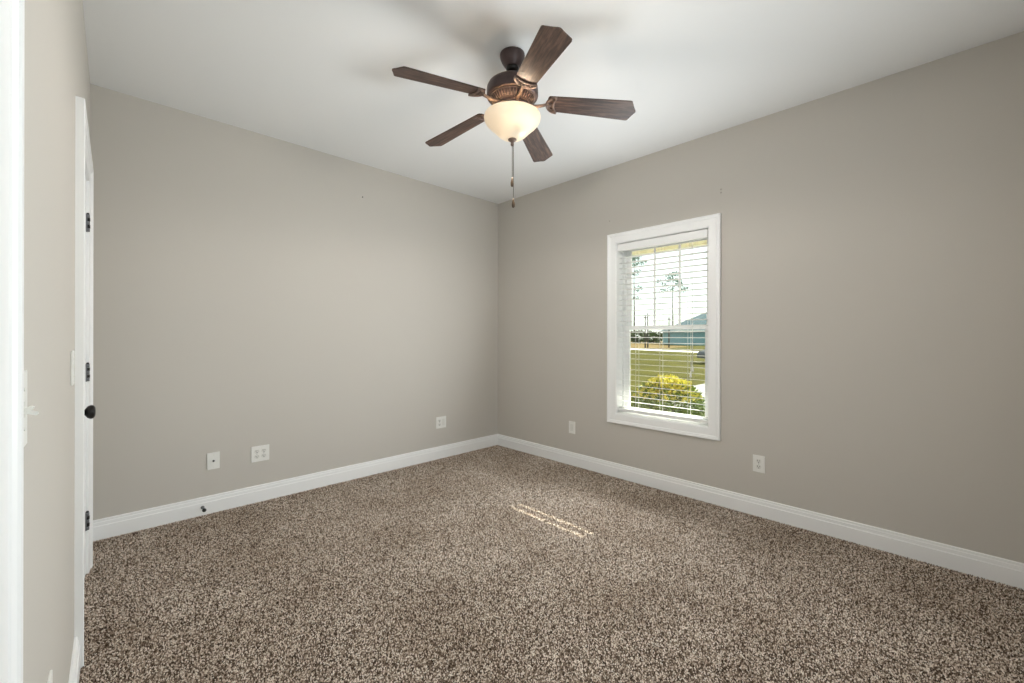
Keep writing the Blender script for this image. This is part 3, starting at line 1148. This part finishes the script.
# golden shrub just beyond the porch edge
rnd = random.Random(3)
SHX, SHY = 7.26, 3.49
sh = tag(empty('shrub', (SHX, SHY, G)), 'rounded yellow green shrub just outside the window', 'shrub')
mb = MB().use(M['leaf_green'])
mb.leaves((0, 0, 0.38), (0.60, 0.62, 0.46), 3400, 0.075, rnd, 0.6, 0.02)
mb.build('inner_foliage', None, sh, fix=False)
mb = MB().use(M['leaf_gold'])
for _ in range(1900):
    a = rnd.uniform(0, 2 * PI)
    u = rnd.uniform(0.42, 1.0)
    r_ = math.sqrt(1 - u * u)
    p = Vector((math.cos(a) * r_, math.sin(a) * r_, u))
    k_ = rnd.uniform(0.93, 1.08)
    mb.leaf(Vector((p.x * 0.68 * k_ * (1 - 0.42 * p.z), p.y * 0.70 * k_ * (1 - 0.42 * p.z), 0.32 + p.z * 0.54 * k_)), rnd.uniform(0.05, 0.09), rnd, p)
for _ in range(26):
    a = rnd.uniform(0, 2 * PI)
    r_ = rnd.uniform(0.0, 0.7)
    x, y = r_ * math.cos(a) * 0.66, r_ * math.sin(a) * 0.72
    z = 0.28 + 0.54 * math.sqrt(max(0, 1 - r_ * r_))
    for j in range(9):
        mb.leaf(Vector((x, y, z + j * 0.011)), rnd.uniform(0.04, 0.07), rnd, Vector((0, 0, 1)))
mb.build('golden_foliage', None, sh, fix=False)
mb = MB().use(M['bark'])
for k in range(9):
    a = 2 * PI * k / 9
    mb.tube([(0.04 * math.cos(a), 0.04 * math.sin(a), 0), (0.2 * math.cos(a), 0.2 * math.sin(a), 0.25), (0.38 * math.cos(a), 0.42 * math.sin(a), 0.52)], [0.014, 0.011, 0.005], 6)
mb.build('stems', None, sh)


def pine(x, y, h, label, seed, tiers):
    """tall thin pine: bare trunk, a few open tiers of needle clumps near the top"""
    rnd = random.Random(seed)
    t = tag(empty('pine_tree', (x, y, G)), label, 'tree')
    mb = MB().use(M['bark'])
    mb.tube([(0, 0, 0), (0.06, 0.03, h * 0.35), (-0.08, 0.05, h * 0.7), (0, 0, h)], [0.24, 0.19, 0.12, 0.03], 8)
    ends = []
    for f_, n, rad in tiers:
        for k in range(n):
            a = 2 * PI * k / n + rnd.uniform(-0.5, 0.5)
            r_ = rad * rnd.uniform(0.55, 1.0)
            z0 = h * f_ + rnd.uniform(-0.4, 0.4)
            e_ = Vector((r_ * math.cos(a), r_ * math.sin(a), z0 + r_ * rnd.uniform(0.05, 0.35)))
            mb.tube([(0, 0, z0), (e_.x * 0.5, e_.y * 0.5, z0 + 0.1 * r_), e_], [0.06, 0.04, 0.02], 6)
            ends.append(e_)
    mb.build('trunk', None, t)
    mb = MB().use(M['leaf_tree'])
    for e_ in ends + [Vector((0, 0, h))]:
        mb.leaves(e_, (0.85, 0.85, 0.34), 42, 0.5, rnd, 0.0)
    mb.build('foliage', None, t, fix=False)
    return t


pine(110.7, 51.8, 18.4, 'tall sparse pine seen in the middle of the upper window, behind the house', 5, ((0.98, 3, 1.0), (0.90, 4, 2.6), (0.82, 5, 3.6), (0.75, 4, 3.2)))
pine(103.0, 58.9, 23.0, 'tall sparse pine at the left edge of the upper window', 9, ((0.97, 4, 1.6), (0.90, 5, 2.8), (0.80, 3, 2.4), (0.62, 3, 2.6), (0.50, 2, 2.4)))

# neighbour house across the road
hx, hy = 79.1, 34.6
hdir = Vector((0.717, -0.697, 0))          # along its front
back = Vector((0.697, 0.717, 0))
house = tag(empty('house', (hx, hy, G)), 'blue grey one storey house with a hip roof across the road', 'house')


def hp(u, d, z):
    return hdir * u + back * d + Vector((0, 0, z))


def hbox(mb, u0, u1, d0, d1, z0, z1):
    v = [mb.bm.verts.new(hp(u, d, z)) for u in (u0, u1) for d in (d0, d1) for z in (z0, z1)]
    for ix in ((0, 1, 3, 2), (4, 6, 7, 5), (0, 4, 5, 1), (2, 3, 7, 6), (0, 2, 6, 4), (1, 5, 7, 3)):
        mb.face([v[i] for i in ix])


mb = MB().use(M['shutter_wall'])
hbox(mb, 0, 20, 0, 12, 0, 2.75)
mb.build('house_walls', None, house)
mb = MB().use(M['shingle'])
b0 = [hp(-0.6, -0.6, 2.75), hp(20.6, -0.6, 2.75), hp(20.6, 12.6, 2.75), hp(-0.6, 12.6, 2.75)]
t0 = [hp(8.6, 6, 7.4), hp(12, 6, 7.4)]
vb = [mb.bm.verts.new(p) for p in b0]
vt = [mb.bm.verts.new(p) for p in t0]
mb.face([vb[0], vb[1], vt[1], vt[0]])
mb.face([vb[1], vb[2], vt[1]])
mb.face([vb[2], vb[3], vt[0], vt[1]])
mb.face([vb[3], vb[0], vt[0]])
mb.face(vb[::-1])
mb.build('house_roof', None, house)
mb = MB().use(M['house_trim'])
hbox(mb, -0.62, 20.62, -0.66, -0.58, 2.62, 2.82)
hbox(mb, -0.66, -0.58, -0.62, 12.62, 2.62, 2.82)
mb.build('fascia_board', None, house)
for u in (13.5, 16.3):
    mb = MB().use(M['house_trim'])
    hbox(mb, u - 0.1, u + 1.3, -0.06, 0.02, 0.8, 2.3)
    w_ = mb.build('house_window', None, house)
    mb = MB().use(M['window_dark'])
    hbox(mb, u, u + 1.2, -0.08, -0.05, 0.9, 2.2)
    mb.build('pane', None, w_)
# dark car parked beyond the driveway
cfx, cfy = 26.5, 10.5
car = tag(empty('car', (cfx, cfy, G), math.atan2(-0.697, 0.717)), 'dark parked car showing its nose at the right edge of the window', 'car')
side = [(0.0, 0.30), (0.02, 0.55), (0.12, 0.70), (0.55, 0.82), (1.25, 0.92), (1.75, 1.30), (2.05, 1.44), (3.1, 1.46), (3.9, 1.05), (4.35, 0.98), (4.45, 0.75), (4.45, 0.32)]
mb = MB().use(M['car_paint'])
mb.prism(side, -0.85, 0.85, lambda u, v, d: Vector((u, d * (1.0 if v < 0.95 else 0.86), v)))
es = [e for e in mb.bm.edges if e.calc_face_angle(0) > 0.9]
bmesh.ops.bevel(mb.bm, geom=es, offset=0.05, segments=3, affect='EDGES')
mb.build('car_body', None, car)
mb = MB().use(M['car_glass'])
for s in (1, -1):
    mb.prism([(1.55, 1.0), (1.95, 1.36), (3.05, 1.38), (3.6, 1.04)], 0.0, 0.02, lambda u, v, d: Vector((u, s * (0.85 - (v - 0.95) * 0.28 - 0.015 + d), v)))
mb.build('side_windows', None, car)
for u in (0.85, 3.55):
    for s in (1, -1):
        mb = MB().use(M['tyre'])
        mb.lathe([(0.18, 0), (0.31, 0), (0.325, 0.03), (0.325, 0.17), (0.31, 0.2), (0.18, 0.2)], 28, axis=(0, s, 0), origin=(u, s * 0.68, 0.325))
        w_ = mb.build('wheel', None, car)
        mb = MB().use(M['rim'])
        mb.lathe([(0, 0.17), (0.06, 0.185), (0.18, 0.18), (0.19, 0.12)], 28, axis=(0, s, 0), origin=(u, s * 0.68, 0.325))
        mb.build('wheel_rim', None, w_)

# utility poles far off
for k, (x, y, h, lb) in enumerate(((55.3, 29.9, 4.7, 'thin dark pole left of the far house, nearest the window edge'),
                                   (56.4, 30.1, 5.0, 'thin dark pole right beside the first far pole'),
                                   (60.5, 28.9, 4.6, 'thin dark pole standing alone just left of the far house'))):
    p_ = tag(empty('utility_pole', (x, y, G)), lb, 'pole', 'far poles')
    mb = MB().use(M['pole_wood'])
    mb.tube([(0, 0, 0), (0, 0, h)], [0.11, 0.08], 8)
    mb.build('pole_shaft', None, p_)
    mb = MB().use(M['pole_wood'])
    mb.box(-0.45, 0.45, -0.05, 0.05, h - 0.45, h - 0.33)
    mb.build('cross_arm', None, p_)

# trees on the far edge of the field
rnd = random.Random(21)
spots = [(98 + rnd.uniform(-3, 3) + 0.1 * k, 100 - 6.2 * k, rnd.uniform(2.4, 3.6)) for k in range(9)]
where = ['leftmost', 'second from left', 'third from left', 'fourth from left', 'middle', 'fourth from right', 'third from right', 'second from right', 'rightmost']
for k, (x, y, h) in enumerate(spots):
    t = tag(empty('far_tree', (x, y, G)), 'bushy tree in the far tree line, %s of the row' % where[k], 'tree', 'far tree line')
    mb = MB().use(M['bark'])
    mb.tube([(0, 0, 0), (0, 0, h * 0.5)], [0.22, 0.12], 7)
    mb.build('trunk', None, t)
    mb = MB().use(M['leaf_far'])
    mb.leaves((0, 0, h * 0.55), (2.6, 2.5, h * 0.5), 420, 0.8, rnd, 0.3, 0.1)
    mb.build('foliage', None, t, fix=False)
